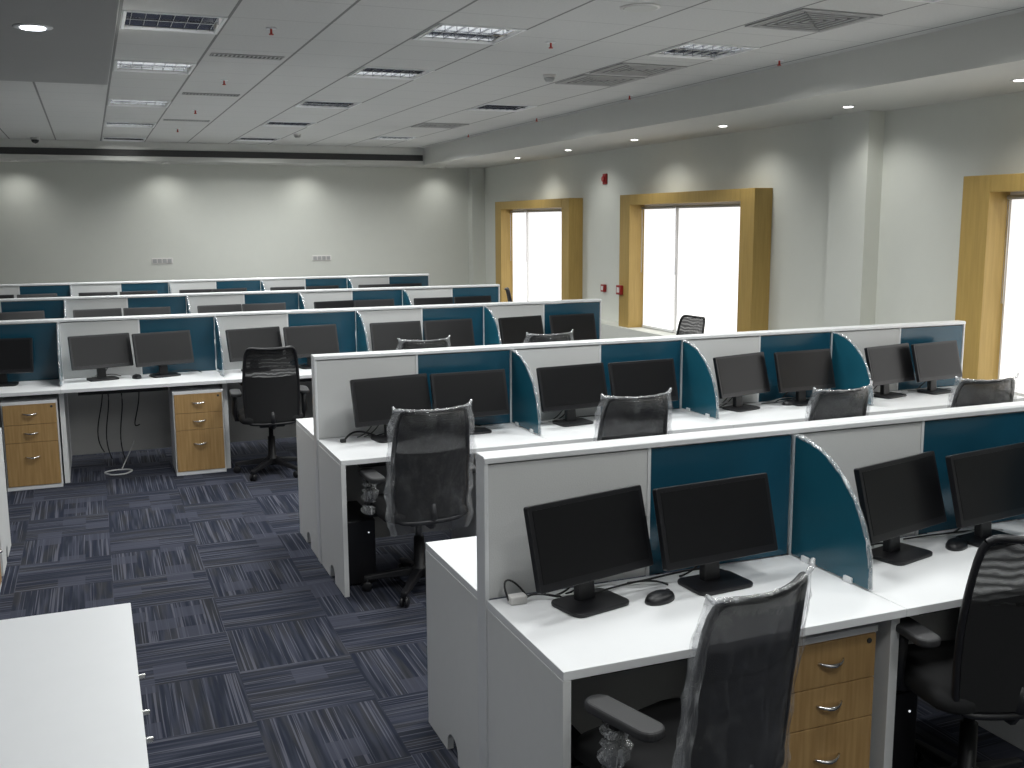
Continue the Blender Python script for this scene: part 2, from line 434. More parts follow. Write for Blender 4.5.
# dark linear slot diffuser along the back bulkhead
sd = empty('slot_diffuser', (0, YB, 3.035))
tag(sd, 'long dark linear slot diffuser across the far bulkhead above the back wall', 'air vent')
MB().box(XL+0.1, XB-0.02, -0.012, 0.0, -0.048, 0.048).build('frame', M['dark'], sd, 0.002)
fs = MB()
for k in range(3): fs.box(XL+0.12, XB-0.04, -0.018, -0.011, -0.040+k*0.028, -0.022+k*0.028)
fs.build('blade', M['dark'], sd)

# ------------------------------------------------------------------ ceiling fittings
def make_ceiling_light():
    r = empty('ceiling_light')
    w, h = 0.585, 0.58
    f = MB(); t = 0.02
    f.box(-w/2, w/2, -h/2, -h/2+t, -0.008, 0.012); f.box(-w/2, w/2, h/2-t, h/2, -0.008, 0.012)
    f.box(-w/2, -w/2+t, -h/2+t, h/2-t, -0.008, 0.012); f.box(w/2-t, w/2, -h/2+t, h/2-t, -0.008, 0.012)
    f.build('frame', M['alu'], r, 0.002)
    hs = MB(); hs.box(-w/2, w/2, -h/2, h/2, 0.095, 0.105)
    for sx in (-1, 1): hs.box(sx*w/2-0.004, sx*w/2+0.004, -h/2, h/2, 0.012, 0.1)
    for sy in (-1, 1): hs.box(-w/2, w/2, sy*h/2-0.004, sy*h/2+0.004, 0.012, 0.1)
    hs.build('housing', M['sash'], r)
    for k in (-1, 1):
        pts = []
        for i in range(9):
            a = -1 + 2*i/8; pts.append((k*0.135 + a*0.125, 0.085 - 0.072*a*a))
        m = MB(); n = len(pts)
        m.add([(-w/2+0.02, p[0], p[1]) for p in pts] + [(w/2-0.02, p[0], p[1]) for p in pts], [(i, i+1, n+i+1, n+i) for i in range(n-1)], True)
        m.build('reflector', M['reflector'], r)
        MB().lathe([(0.013, -w/2+0.02), (0.013, w/2-0.02)], (0, k*0.135, 0.062), 12, axis='x').build('tube', M['tube'], r)
    lv = MB()
    for i in range(7):
        x = -w/2 + 0.05 + i*(w-0.1)/6
        lv.box(x-0.0012, x+0.0012, -h/2+0.02, h/2-0.02, 0.004, 0.016)
    lv.box(-w/2+0.02, w/2-0.02, -0.006, 0.006, 0.002, 0.03)
    lv.build('louver', M['reflector'], r)
    return r
colname = {0.25: 'leftmost column', 0.85: 'added unseen column over the aisle', 2.075: 'middle column', 3.90: 'right column by the bulkhead'}
ordn = ['nearest', 'second nearest', 'third', 'fourth', 'fifth', 'sixth', 'seventh', 'eighth', 'ninth']
cl = make_ceiling_light(); cnt = {}
for i, (x, y) in enumerate(sorted(FIX, key=lambda q: (q[0], q[1]))):
    o = cl if i == 0 else copy_tree(cl)
    k = cnt.get(x, 0); cnt[x] = k+1
    w_ = ordn[k] if k < len(cols[x])-1 else 'farthest'
    o.location = (x+CW/2+0.003, y, ZC)
    tag(o, 'square louvred ceiling light, %s in the %s' % (w_, colname[x]), 'ceiling light', 'louvred ceiling lights')
    la = bpy.data.lights.new('panel_glow', 'AREA'); la.shape = 'RECTANGLE'; la.size = 0.5; la.size_y = 0.5
    la.energy = LIGHT_PANEL * (0.06 if y > 16 else 0.62 if y < 3.5 else 1.35 if y > 12 else 1.0); la.color = (0.98, 1.0, 0.985); la.spread = R(155)
    lo = bpy.data.objects.new('panel_glow', la); COL.objects.link(lo); lo.parent = o; lo.location = (0, 0, -0.012)

def make_downlight(lens, deep=False):
    r = empty('downlight')
    if deep:      # lamp set back behind a deep trim ring
        m = MB(); m.lathe([(0.050, -0.016), (0.062, -0.014), (0.062, -0.0005)], n=24); m.f = m.f[:-2]; m.sm = m.sm[:-2]; m.build('trim_ring', M['gypsum'], r)
        MB().lathe([(0.038, -0.002), (0.039, -0.0005)], n=20).build('lens', lens, r)
        return r
    MB().lathe([(0.040, -0.0035), (0.052, -0.006), (0.060, -0.003), (0.062, 0.0)], n=24).build('trim_ring', M['alu'], r)
    MB().lathe([(0.038, -0.008), (0.039, -0.0035)], n=20).build('lens', lens, r)
    return r
dl = make_downlight(M['lens']); first = True
def place_down(x, y, z, label, aim=None, watts=LIGHT_SPOT, lens=None, size=125, blend=1.0, deep=False):
    global first
    if lens: o = make_downlight(lens, deep)
    elif first: o = dl; first = False
    else: o = copy_tree(dl)
    o.location = (x, y, z)
    if lens and not deep: o.scale = (1.5, 1.5, 1.2)
    tag(o, label, 'downlight', 'recessed downlights')
    ls = bpy.data.lights.new('spot_beam', 'SPOT'); ls.energy = watts; ls.spot_size = R(size); ls.spot_blend = blend; ls.shadow_soft_size = 0.05
    ls.color = (0.99, 1.0, 0.96) if not lens or deep else (0.92, 0.95, 1.0)
    lo = bpy.data.objects.new('spot_beam', ls); COL.objects.link(lo); lo.parent = o; lo.location = (0, 0, -0.02)
    if aim: lo.rotation_euler = aim
ys = [14.35, 12.6, 10.8, 8.98, 7.13, 5.4, 3.6]
nm = ['farthest', 'second farthest', 'third farthest', 'fourth farthest', 'third nearest', 'second nearest', 'nearest']
for y, n_ in zip(ys, nm):
    place_down(5.93, y, ZB, 'round recessed downlight in the right bulkhead, %s of that line' % n_, aim=(0, R(-12), 0))
for x, n_ in zip([5.65, 3.35, 1.16, -0.95, -3.1], ['first', 'second', 'third', 'fourth', 'fifth']):
    place_down(x, 17.02, ZB, 'recessed downlight above the back wall, %s pool from the right corner' % n_, aim=(R(14), 0, 0), watts=LIGHT_SPOT*0.55, lens=M['lens'], deep=True)
place_down(-0.19, 5.74, ZB+0.02, 'bright cool white downlight in the shaded dropped soffit at top left', lens=M['lens_cool'], watts=22, size=140)
for x, y, n_ in ((-0.19, 3.4, 'nearer'), (-0.19, 1.0, 'nearest'), (-2.2, 5.74, 'left far'), (-2.2, 3.4, 'left near')):  # unseen downlights added to lighten the left-facing panels
    place_down(x, y, ZB+0.02, 'cool white downlight of the shaded dropped soffit, %s, outside the photo' % n_, lens=M['lens_cool'], watts=22, size=140)

def make_vent():
    r = empty('air_vent')
    f = MB(); w = 0.58; t = 0.03
    f.box(-w/2, w/2, -w/2, -w/2+t, -0.01, -0.001); f.box(-w/2, w/2, w/2-t, w/2, -0.01, -0.001)
    f.box(-w/2, -w/2+t, -w/2+t, w/2-t, -0.01, -0.001); f.box(w/2-t, w/2, -w/2+t, w/2-t, -0.01, -0.001)
    f.build('frame', M['vent'], r)
    MB().box(-w/2+t, w/2-t, -w/2+t, w/2-t, -0.003, -0.001).build('backing', M['vent_back'], r)
    bl = MB()
    for i in range(5):
        q = 0.03 + i*0.05
        for (dx, dy) in ((1, 0), (-1, 0), (0, 1), (0, -1)):
            if dx: bl.box(min(dx*q, dx*(q+0.022)), max(dx*q, dx*(q+0.022)), -q-0.01, q+0.01, -0.010, -0.004)
            else: bl.box(-q-0.01, q+0.01, min(dy*q, dy*(q+0.022)), max(dy*q, dy*(q+0.022)), -0.0095, -0.0035)
    bl.build('blade', M['vent'], r)
    return r
va = make_vent()
for i, (y, l) in enumerate([(5.42, 'nearest'), (8.3, 'behind the right-hand light'), (7.62, 'just before the smoke detector'), (12.75, 'farthest')]):
    o = va if i == 0 else copy_tree(va); o.location = (3.90+CW/2, y, ZC)
    tag(o, 'square grey ceiling air grille beside the bulkhead, %s' % l, 'air vent', 'square ceiling grilles')
def make_slot():
    r = empty('air_vent')
    f = MB(); f.box(-0.26, 0.26, -0.07, -0.055, -0.008, -0.001); f.box(-0.26, 0.26, 0.055, 0.07, -0.008, -0.001)
    f.box(-0.26, -0.25, -0.055, 0.055, -0.008, -0.001); f.box(0.25, 0.26, -0.055, 0.055, -0.008, -0.001)
    f.build('frame', M['vent'], r)
    MB().box(-0.25, 0.25, -0.055, 0.055, -0.003, -0.001).build('backing', M['vent_back'], r)
    b = MB()
    for i in range(16):
        x = -0.24 + i*0.031
        b.add([(x, -0.055, -0.008), (x+0.018, -0.055, -0.0035), (x+0.018, 0.055, -0.0035), (x, 0.055, -0.008),
               (x, -0.055, -0.0065), (x+0.018, -0.055, -0.003), (x+0.018, 0.055, -0.003), (x, 0.055, -0.0065)],
              [(0,1,2,3),(4,5,6,7),(0,1,5,4),(2,3,7,6),(1,2,6,5),(0,3,7,4)])
    b.build('blade', M['vent'], r)
    return r
vs = make_slot()
for i, (y, l) in enumerate([(8.0, 'nearest'), (10.43, 'second nearest'), (13.1, 'farthest')]):
    o = vs if i == 0 else copy_tree(vs); o.location = (1.16, y, ZC)
    tag(o, 'narrow slatted ceiling air grille between light columns, %s of its line' % l, 'air vent', 'slatted ceiling grilles')
def make_sprinkler():
    r = empty('sprinkler')
    MB().lathe([(0.032, -0.006), (0.034, -0.001)], n=16).build('rosette', M['alu'], r)
    MB().lathe([(0.008, -0.036), (0.007, -0.02), (0.007, -0.006)], n=10).lathe([(0.015, -0.042), (0.015, -0.036)], n=14).build('head', M['red_head'], r)
    return r
sp = make_sprinkler()
SPR = [(1.146, 6.83, 'nearest in the left line'), (1.157, 9.38, 'second in the left line'), (1.15, 11.9, 'third in the left line'), (1.15, 14.3, 'farthest in the left line'),
       (3.015, 6.69, 'between middle and right light columns'), (4.99, 6.81, 'nearest beside the bulkhead'), (4.97, 9.16, 'second beside the bulkhead'), (5.0, 11.5, 'third beside the bulkhead'), (5.0, 13.9, 'farthest beside the bulkhead')]
for i, (x, y, l) in enumerate(SPR):
    o = sp if i == 0 else copy_tree(sp); o.location = (x, y, ZC)
    tag(o, 'small red ceiling sprinkler head, %s' % l, 'sprinkler', 'red sprinkler heads')
def smoke(x, y, label):
    r = empty('smoke_detector', (x, y, ZC)); tag(r, label, 'smoke detector')
    MB().lathe([(0.030, -0.055), (0.042, -0.040), (0.045, -0.022)], n=18).build('sensor', M['vent'], r)
    MB().lathe([(0.045, -0.022), (0.052, -0.018), (0.055, -0.001)], n=18).build('base', M['sash'], r)
smoke(3.66, 8.15, 'white ceiling smoke detector left of the square grille pair')
smoke(2.75, 14.6, 'small ceiling smoke detector near the far bulkhead')
r = empty('ceiling_speaker', (3.02, 5.45, ZC)); tag(r, 'round flat white ceiling disc near the top edge', 'ceiling speaker')
MB().lathe([(0.10, -0.008), (0.115, -0.005), (0.118, -0.001)], n=28).build('ring', M['sash'], r)
MB().lathe([(0.095, -0.010), (0.100, -0.008)], n=24).build('grille', M['gypsum'], r)
r = empty('dome_camera', (-0.62, 16.35, ZC)); tag(r, 'small dark dome camera on the ceiling at far left', 'security camera')
MB().lathe([(0.06, -0.03), (0.062, -0.001)], n=18).build('base', M['vent'], r)
MB().lathe([(0.006, -0.085), (0.03, -0.075), (0.048, -0.055), (0.052, -0.03)], n=18).build('dome', M['black'], r)

# ------------------------------------------------------------------ things on the walls
def callpoint(x, y, z, label, w=0.10):
    r = empty('fire_call_point', (x, y, z)); tag(r, label, 'fire alarm')
    MB().box(-0.045, 0, -w/2, w/2, -w/2, w/2).build('housing', M['red'], r, 0.006)
    MB().box(-0.049, -0.044, -w*0.28, w*0.28, -w*0.28, w*0.28).build('press_panel', M['sash'], r, 0.002)
callpoint(XR, 12.617, 1.083, 'red fire call point on the wall left of the window surround')
callpoint(6.28, 11.74, 1.115, 'red fire call point on the golden window surround', 0.12)
r = empty('fire_sounder', (XR, 12.615, 2.548)); tag(r, 'red fire alarm sounder high on the right wall', 'fire alarm')
MB().box(-0.03, 0, -0.05, 0.05, -0.07, 0.07).build('housing', M['red'], r, 0.008)
MB().lathe([(0.035, -0.055), (0.042, -0.03)], n=16, axis='x').build('horn', M['red'], r)
def socket(x, z, label):
    r = empty('wall_socket', (x, YW, z)); tag(r, label, 'wall socket')
    MB().box(-0.16, 0.16, -0.012, 0, -0.045, 0.045).build('plate', M['sash'], r, 0.004)
    m = MB()
    for k in range(4): m.box(-0.145+k*0.075, -0.085+k*0.075, -0.017, -0.012, -0.03, 0.03)
    m.build('switch', M['vent'], r, 0.002)
socket(1.06, 1.40, 'white wall switch plate on the back wall, left of the two')
socket(3.62, 1.40, 'white wall switch plate on the back wall, right of the two')

# ------------------------------------------------------------------ workstation benches
def end_panel(y0, y1):
    pts = [(y0, 0)]; ym = (y0+y1)/2; r = 0.062; hh = 0.085
    a = [(ym - r*math.cos(R(180*i/10)), hh*min(1, 0.35+0.65*math.sin(R(180*i/10))) if 0 < i < 10 else 0) for i in range(11)]
    pts += a + [(y1, 0), (y1, ZD-0.028), (y0, ZD-0.028)]
    return pts
def fin_pts(dep=0.43, z0=ZD+0.006, z1=ZP-0.03):
    pts = [(0, z0), (-dep, z0)]
    for i in range(1, 15):
        a = R(90*i/14)
        pts.append((-dep*math.cos(a), z0 + 0.02 + (z1-z0-0.02)*math.sin(a)))
    return pts
ROWNAME = {1: 'front row', 2: 'second row', 3: 'third row', 4: 'fourth row', 5: 'back row'}
def deskname(row, k, n):
    if row in (1, 2): return ['first desk from the aisle', 'second desk from the aisle', 'third desk from the aisle', 'fourth desk from the aisle'][k]
    return ['rightmost desk', 'second desk from the right', 'third desk from the right', 'fourth desk from the right', 'fifth desk from the right', 'sixth desk from the right'][n-1-k]
BOARD_GAP = 0.012
def bench(row):
    L, Y, n = ROWS[row]
    desc = {1: 'white bench of desks nearest the camera with teal and grey partition boards',
            2: 'white bench of desks just behind the nearest one, ending at the aisle',
            3: 'white bench of desks facing the open floor at left, oak pedestals beneath',
            4: 'long partitioned desk bench, second from the back wall',
            5: 'long partitioned desk bench nearest the back wall'}[row]
    r = empty('desk_bench', (L, Y, 0)); tag(r, desc, 'desk bench', 'rows of back-to-back office desks')
    Wd = n*WM
    for (x0, x1) in ((0, 0.026), (Wd-0.026, Wd)):
        for (a, b) in ((-D, -0.004), (T+0.004, T+D)):
            MB().prism(end_panel(a, b), x0, x1, 0).build('end_panel', M['offwhite'], r, 0.0015)
        MB().box(-0.005 if x0 == 0 else Wd-0.008, 0.008 if x0 == 0 else Wd+0.005, -0.002, T+0.002, 0.0, ZP-0.022).build('end_post', M['alu'], r, 0.003)
    MB().prism([(-0.006, ZP-0.024), (T+0.006, ZP-0.024), (T+0.006, ZP-0.006), (T-0.004, ZP), (0.004, ZP), (-0.006, ZP-0.006)], -0.005, Wd+0.005, 0).build('top_cap', M['alu'], r, 0.002)
    def cached(name, mb, mat, bev, store={}):
        return mb
    for k in range(n):
        x = k*WM
        MB().box(x+0.001, x+WM-0.001, -D, -0.003, ZD-0.028, ZD).build('worktop', M['white'], r, 0.002)
        MB().box(x+0.001, x+WM-0.001, T+0.003, T+D, ZD-0.028, ZD).build('worktop', M['white'], r, 0.002)
        MB().box(x+0.012, x+WM/2-0.006, 0.004, T-0.004, ZD, ZP-0.03).build('grey_board', M['board'], r, 0.002)
        MB().box(x+WM/2+0.006, x+WM-0.012, 0.003, T-0.004, ZD, ZP-0.03).build('teal_board', M['teal'], r, 0.002)
        MB().box(x+WM/2-0.006, x+WM/2+0.006, 0.001, T-0.001, ZD, ZP-0.024).build('board_trim', M['alu'], r)
        MB().box(x+0.008, x+0.012, 0.002, T-0.002, ZD, ZP-0.024).build('board_trim', M['alu'], r)
        MB().box(x+0.03, x+WM-0.02, 0.02, T-0.02, 0.11, ZD-0.03).build('modesty_panel', M['modesty'], r)
        if row <= 3:
            t = MB().box(x+0.12, x+0.78, -0.52, -0.20, 0.688, 0.700)
            t.tube([(x+0.12, -0.53, 0.698), (x+0.78, -0.53, 0.698)], 0.013, 10)
            t.box(x+0.14, x+0.155, -0.45, -0.25, 0.700, ZD-0.028); t.box(x+0.745, x+0.76, -0.45, -0.25, 0.700, ZD-0.028)
            t.build('keyboard_tray', M['black'], r)
        if k < n-1:
            xb = x+WM
            gf = -0.555 if row < 3 else -0.49
            MB().box(xb-0.018, xb+0.018, gf, -0.004, 0, ZD-0.028).build('support_leg', M['offwhite'], r, 0.002)
            MB().box(xb-0.018, xb+0.018, T+0.004, T+0.47, 0, ZD-0.028).build('support_leg', M['offwhite'], r, 0.002)
            fp = fin_pts()
            d = MB().prism(fp, xb-0.007, xb+0.007, 0).build('divider_screen', M['teal_glass'], r, 0.002)
            eb = MB(); path = fp[1:]
            eb.tube([(xb, p[0], p[1]) for p in path], [0.007+0.0035*random.random() for _ in path], 7)
            eb.build('edge_wrap', M['polyedge'], d, label='crumpled clear plastic along the curved edge')
            MB().box(xb-0.009, xb+0.009, -0.012, 0.0, ZD, ZP-0.03).build('joint_strip', M['alu'], d)
            for yy in (-0.10, -0.33):
                MB().box(xb-0.016, xb+0.016, yy-0.02, yy+0.02, ZD, ZD+0.022).build('clamp', M['alu'], d, 0.003)
    return r
for row in ROWS: bench(row)

# ------------------------------------------------------------------ monitors
def make_monitor():
    r = empty('monitor'); w, h = 0.472, 0.272
    tilt = Matrix.Translation((0, 0, 0.228)) @ Matrix.Rotation(R(-15), 4, 'X')
    def tb(mb): mb.v = [tuple(tilt @ Vector(v)) for v in mb.v]; return mb
    ca = MB().prism(rounded(w, h, 0.008, 3), -0.012, 0.012, 1); tb(ca).build('casing', M['bezel'], r, 0.002)
    bk = MB().add([(-0.17,0.012,-0.11),(0.17,0.012,-0.11),(0.17,0.012,0.11),(-0.17,0.012,0.11),(-0.12,0.035,-0.08),(0.12,0.035,-0.08),(0.12,0.035,0.08),(-0.12,0.035,0.08)],
                  [(4,5,6,7),(0,1,5,4),(1,2,6,5),(2,3,7,6),(3,0,4,7)])
    tb(bk).build('rear_cover', M['black'], r)
    sc_ = MB().box(-w/2+0.016, w/2-0.016, -0.0135, -0.0118, -h/2+0.026, h/2-0.016); tb(sc_).build('screen', M['screen'], r)
    nk = MB().prism([(-0.035, 0.008), (0.035, 0.008), (0.028, 0.22), (-0.028, 0.22)], 0.012, 0.045, 1)
    nk.v = [(x, y + 0.015*(z/0.22), z) for x, y, z in nk.v]
    nk.build('neck', M['black'], r, 0.006)
    MB().prism(rounded(0.225, 0.165, 0.03, 5, 0, 0.0), 0.0, 0.014, 2).build('base', M['black'], r, 0.004)
    return r
mon = make_monitor(); mon_used = False
def place_monitor(row, k, which, x=None, th=None, dy=-0.17):
    global mon_used
    L, Y, n = ROWS[row]
    o = copy_tree(mon) if mon_used else mon; mon_used = True
    if x is None: x = L + k*WM + (0.34 if which == 'grey' else 0.80) + random.uniform(-0.03, 0.03)
    if th is None: th = random.uniform(-2, 12)
    o.location = (x, Y+dy, ZD); o.rotation_euler = (0, 0, R(th))
    tag(o, 'black monitor before the %s board, %s, %s' % (which, deskname(row, k, n), ROWNAME[row]), 'monitor', 'flat monitors in pairs on the desks')
MON = {(1,0): ((1.438, 13), (1.915, 5)), (1,1): ((2.715, 14), (3.165, 8)),
       (2,0): ((1.55, 8), (2.028, 2)), (2,1): ((2.701, 6), (3.195, 2)), (2,2): ((3.935, 14), (4.441, 3)), (2,3): ((5.171, 12), (5.60, 8)),
       (3,1): ((-1.19, 0), (-0.70, -6)), (3,2): ((0.030, 14), (0.505, 15)), (3,3): ((1.24, 14), (1.72, 8)), (3,4): ((2.478, 4), (2.970, 3)), (3,5): ((3.685, 11), (4.215, 2))}
for (row, k), ((xa, ta), (xb, tb_)) in MON.items():
    place_monitor(row, k, 'grey', xa, ta); place_monitor(row, k, 'teal', xb, tb_)
for row in (4, 5):
    for k in range(1, 6):
        for wh in ('grey', 'teal'): place_monitor(row, k, wh)

# ------------------------------------------------------------------ pedestals
def make_pedestal():
    r = empty('drawer_pedestal'); w, h, d = 0.385, 0.675, 0.46
    b = MB(); t = 0.018
    b.box(-w/2, w/2, 0, d, h-0.022, h); b.box(-w/2, w/2, 0.0, d, 0.0, 0.028)
    b.box(-w/2, -w/2+t*0.5, 0.012, d, 0.028, h-0.022); b.box(w/2-t*0.5, w/2, 0.012, d, 0.028, h-0.022)
    b.box(-w/2+0.009, w/2-0.009, d-0.012, d, 0.028, h-0.022)
    b.build('body', M['white'], r, 0.0015)
    for (z0, z1, hz) in ((0.502, 0.651, 0.578), (0.366, 0.499, 0.432), (0.032, 0.363, 0.248)):
        dr = MB().box(-w/2+0.011, w/2-0.011, -0.004, 0.016, z0, z1).build('drawer', M['oak'], r, 0.0015)
        m = MB(); pts = []
        for i in range(11):
            a = -1 + 2*i/10; pts.append((a*0.05, -0.006-0.022*(1-a*a), hz+0.008*a*a))
        m.tube(pts, [0.004+0.004*(1-abs(-1+2*i/10)) for i in range(11)], 8)
        m.build('handle', M['chrome'], dr, label='bow-shaped steel handle')
    lk_ = MB().lathe([(0.009, -0.008), (0.009, -0.004)], (w/2-0.04, 0, 0.63), 12, axis='y'); lk_.build('lock', M['dark'], r)
    return r
ped = make_pedestal(); pu = False
for row, k in ((1, 0), (1, 1), (2, 0), (2, 1), (3, 1), (3, 2), (3, 3)):
    L, Y, n = ROWS[row]
    o = copy_tree(ped) if pu else ped; pu = True
    o.location = (L+(k+1)*WM-0.018-(0.026 if row < 3 else 0.012)-0.1925, Y-(0.525 if row < 3 else 0.595), 0)
    tag(o, 'white pedestal with three oak drawers under the %s, %s' % (deskname(row, k, n), ROWNAME[row]), 'drawer pedestal', 'oak fronted pedestals under the desks')

# ------------------------------------------------------------------ computers, mice, cables
def make_tower():
    r = empty('computer_tower')
    MB().box(-0.088, 0.088, 0.0, 0.40, 0.012, 0.372).build('case', M['black'], r, 0.004)
    MB().box(-0.088, 0.088, -0.016, 0.0, 0.012, 0.372).build('front_panel', M['bezel'], r, 0.006)
    MB().lathe([(0.004, -0.019), (0.004, -0.016)], (0.05, 0, 0.30), 10, axis='y').build('power_light', M['led'], r)
    m = MB()
    for sx in (-0.07, 0.07):
        for y in (0.04, 0.36): m.box(sx-0.012, sx+0.012, y-0.012, y+0.012, 0, 0.012)
    m.build('foot', M['black'], r)
    return r
tw = make_tower(); tu = False
for row, k in ((1, 0), (1, 1), (2, 0)):
    L, Y, n = ROWS[row]
    o = copy_tree(tw) if tu else tw; tu = True
    o.location = (L+k*WM+0.125, Y-0.44, 0)
    tag(o, 'black tower computer on the carpet under the %s, %s' % (deskname(row, k, n), ROWNAME[row]), 'computer', 'tower computers under the desks')
def make_mouse():
    r = empty('computer_mouse')
    m = MB(); prof = []
    N = 14; rings = [(1.0, 0.0), (1.0, 0.012), (0.86, 0.026), (0.55, 0.034), (0.15, 0.037)]
    m.lathe(rings, n=20, sx=0.032, sy=0.052); m.build('shell', M['black'], r)
    MB().lathe([(0.007, -0.003), (0.007, 0.003)], (0, 0.032, 0.030), 10, axis='x').build('scroll_wheel', M['arm'], r)
    return r
ms = make_mouse(); mu = False
for row, k, x, y, rz in ((1, 0, 1.665, 2.82, -70), (1, 1, 2.99, 2.87, -60), (2, 2, 4.33, 5.67, -75), (3, 2, 0.287, 8.80, 5)):
    L, Y, n = ROWS[row]
    o = copy_tree(ms) if mu else ms; mu = True
    o.location = (x, y, ZD); o.rotation_euler = (0, 0, R(rz)); o.scale = (1.15, 1.2, 0.85)
    tag(o, 'black computer mouse between the monitors, %s, %s' % (deskname(row, k, n), ROWNAME[row]), 'mouse', 'mice on the desks')
def cable_set(row, k, seed):
    """loose leads behind the monitors of one desk"""
    rnd = random.Random(seed); L, Y, n = ROWS[row]; x = L+k*WM; z = ZD+0.004
    r = empty('loose_cables', (x, Y, 0))
    tag(r, 'tangled black and pale leads behind the monitors, %s, %s' % (deskname(row, k, n), ROWNAME[row]), 'cables', 'loose leads on the desks')
    for j in range(4):
        x0 = rnd.uniform(0.08, 0.30) if j < 2 else rnd.uniform(0.45, 0.70)
        y0 = -rnd.uniform(0.03, 0.08)
        x1 = x0 + rnd.uniform(0.15, 0.4)
        p = bez((x0, y0, z), (x0+0.05, y0-rnd.uniform(0.05, 0.12), z+rnd.uniform(0, 0.05)), (x1-0.1, y0+rnd.uniform(-0.1, 0.02), z+rnd.uniform(0, 0.06)), (x1, y0-rnd.uniform(0, 0.06), z), 16)
        p = [(a, min(b, -0.008), max(c, z)) for a, b, c in p]
        MB().tube(p, 0.0035 if j != 3 else 0.003, 6).build('lead', M['cable_black'] if j not in (1, 3) else M['cable_white'], r)
    for j in range(3):      # leads rising to the monitors' backs
        x0 = (0.32, 0.36, 0.80)[j]; y0 = -0.06
        p = bez((x0-0.10, y0, z), (x0-0.05, -0.07, z+0.01), (x0-0.02, -0.09, z+0.06), (x0+0.0, -0.11, z+0.11), 10)
        MB().tube(p, 0.0035, 6).build('lead', M['cable_black'], r)
for i, rk in enumerate([(1, 0), (1, 1), (2, 0), (2, 1), (2, 2), (2, 3), (3, 2), (3, 3)]): cable_set(*rk, 20+i)
# adaptor and lead lying at the open end of the nearest desk
r = empty('power_adaptor', (1.225, 2.985, ZD)); tag(r, 'white plug adaptor with dark lead by the nearest monitor, front row', 'power adaptor')
MB().box(-0.03, 0.03, -0.02, 0.02, 0, 0.028).build('body', M['sash'], r, 0.006)
MB().tube(bez((0.03, 0, 0.012), (0.08, 0.03, 0.03), (0.13, -0.05, 0.004), (0.19, -0.01, 0.004)), 0.004, 7).build('lead', M['cable_black'], r)
MB().tube(bez((-0.03, 0, 0.012), (-0.05, 0.05, 0.09), (0.0, 0.05, 0.08), (0.05, 0.04, 0.004)), 0.0035, 7).build('lead', M['cable_black'], r)
r = empty('power_adaptor', (1.36, 5.74, ZD)); tag(r, 'small dark lead and plug lying at the open end, second row', 'power adaptor')
MB().tube(bez((-0.09, -0.06, 0.005), (-0.04, 0.0, 0.06), (0.03, 0.02, 0.05), (0.12, 0.0, 0.005)), 0.006, 7).build('lead', M['cable_black'], r)
MB().box(-0.11, -0.08, -0.075, -0.045, 0, 0.02).build('plug', M['cable_black'], r, 0.004)
# leads hanging under the third row and the coil on the carpet
L3, Y3, _ = ROWS[3]
r = empty('hanging_cables', (0.0, Y3-0.08, 0)); tag(r, 'black leads hanging under the desk between the two oak pedestals', 'cables')
for (a, b, c) in ((0.06, 0.02, 0.08), (0.02, -0.05, 0.14), (0.16, 0.13, 0.05), (0.30, 0.24, 0.35)):
    MB().tube(bez((a, 0, 0.64), (b+0.06, 0.01, 0.45), (b-0.04, -0.03, 0.30), ((a+b)/2+0.02, -0.02, c), 14), 0.005, 6).build('lead', M['cable_black'], r)
pts = []
for i in range(61):
    t = i/60*2*PI*2.2
    pts.append((0.10+0.10*math.cos(t)*(1+0.1*math.sin(3*t)), Y3-0.30+0.09*math.sin(t), 0.006+0.0012*i/60*4))
pts += bez(pts[-1], (0.13, Y3-0.2, 0.02), (0.2, Y3-0.1, 0.12), (0.24, Y3-0.02, 0.2), 10)[1:]
o = MB().tube(pts, 0.005, 6).build('cable_coil', M['cable_white']); tag(o, 'pale cable coiled on the carpet under the third row desk', 'cable')

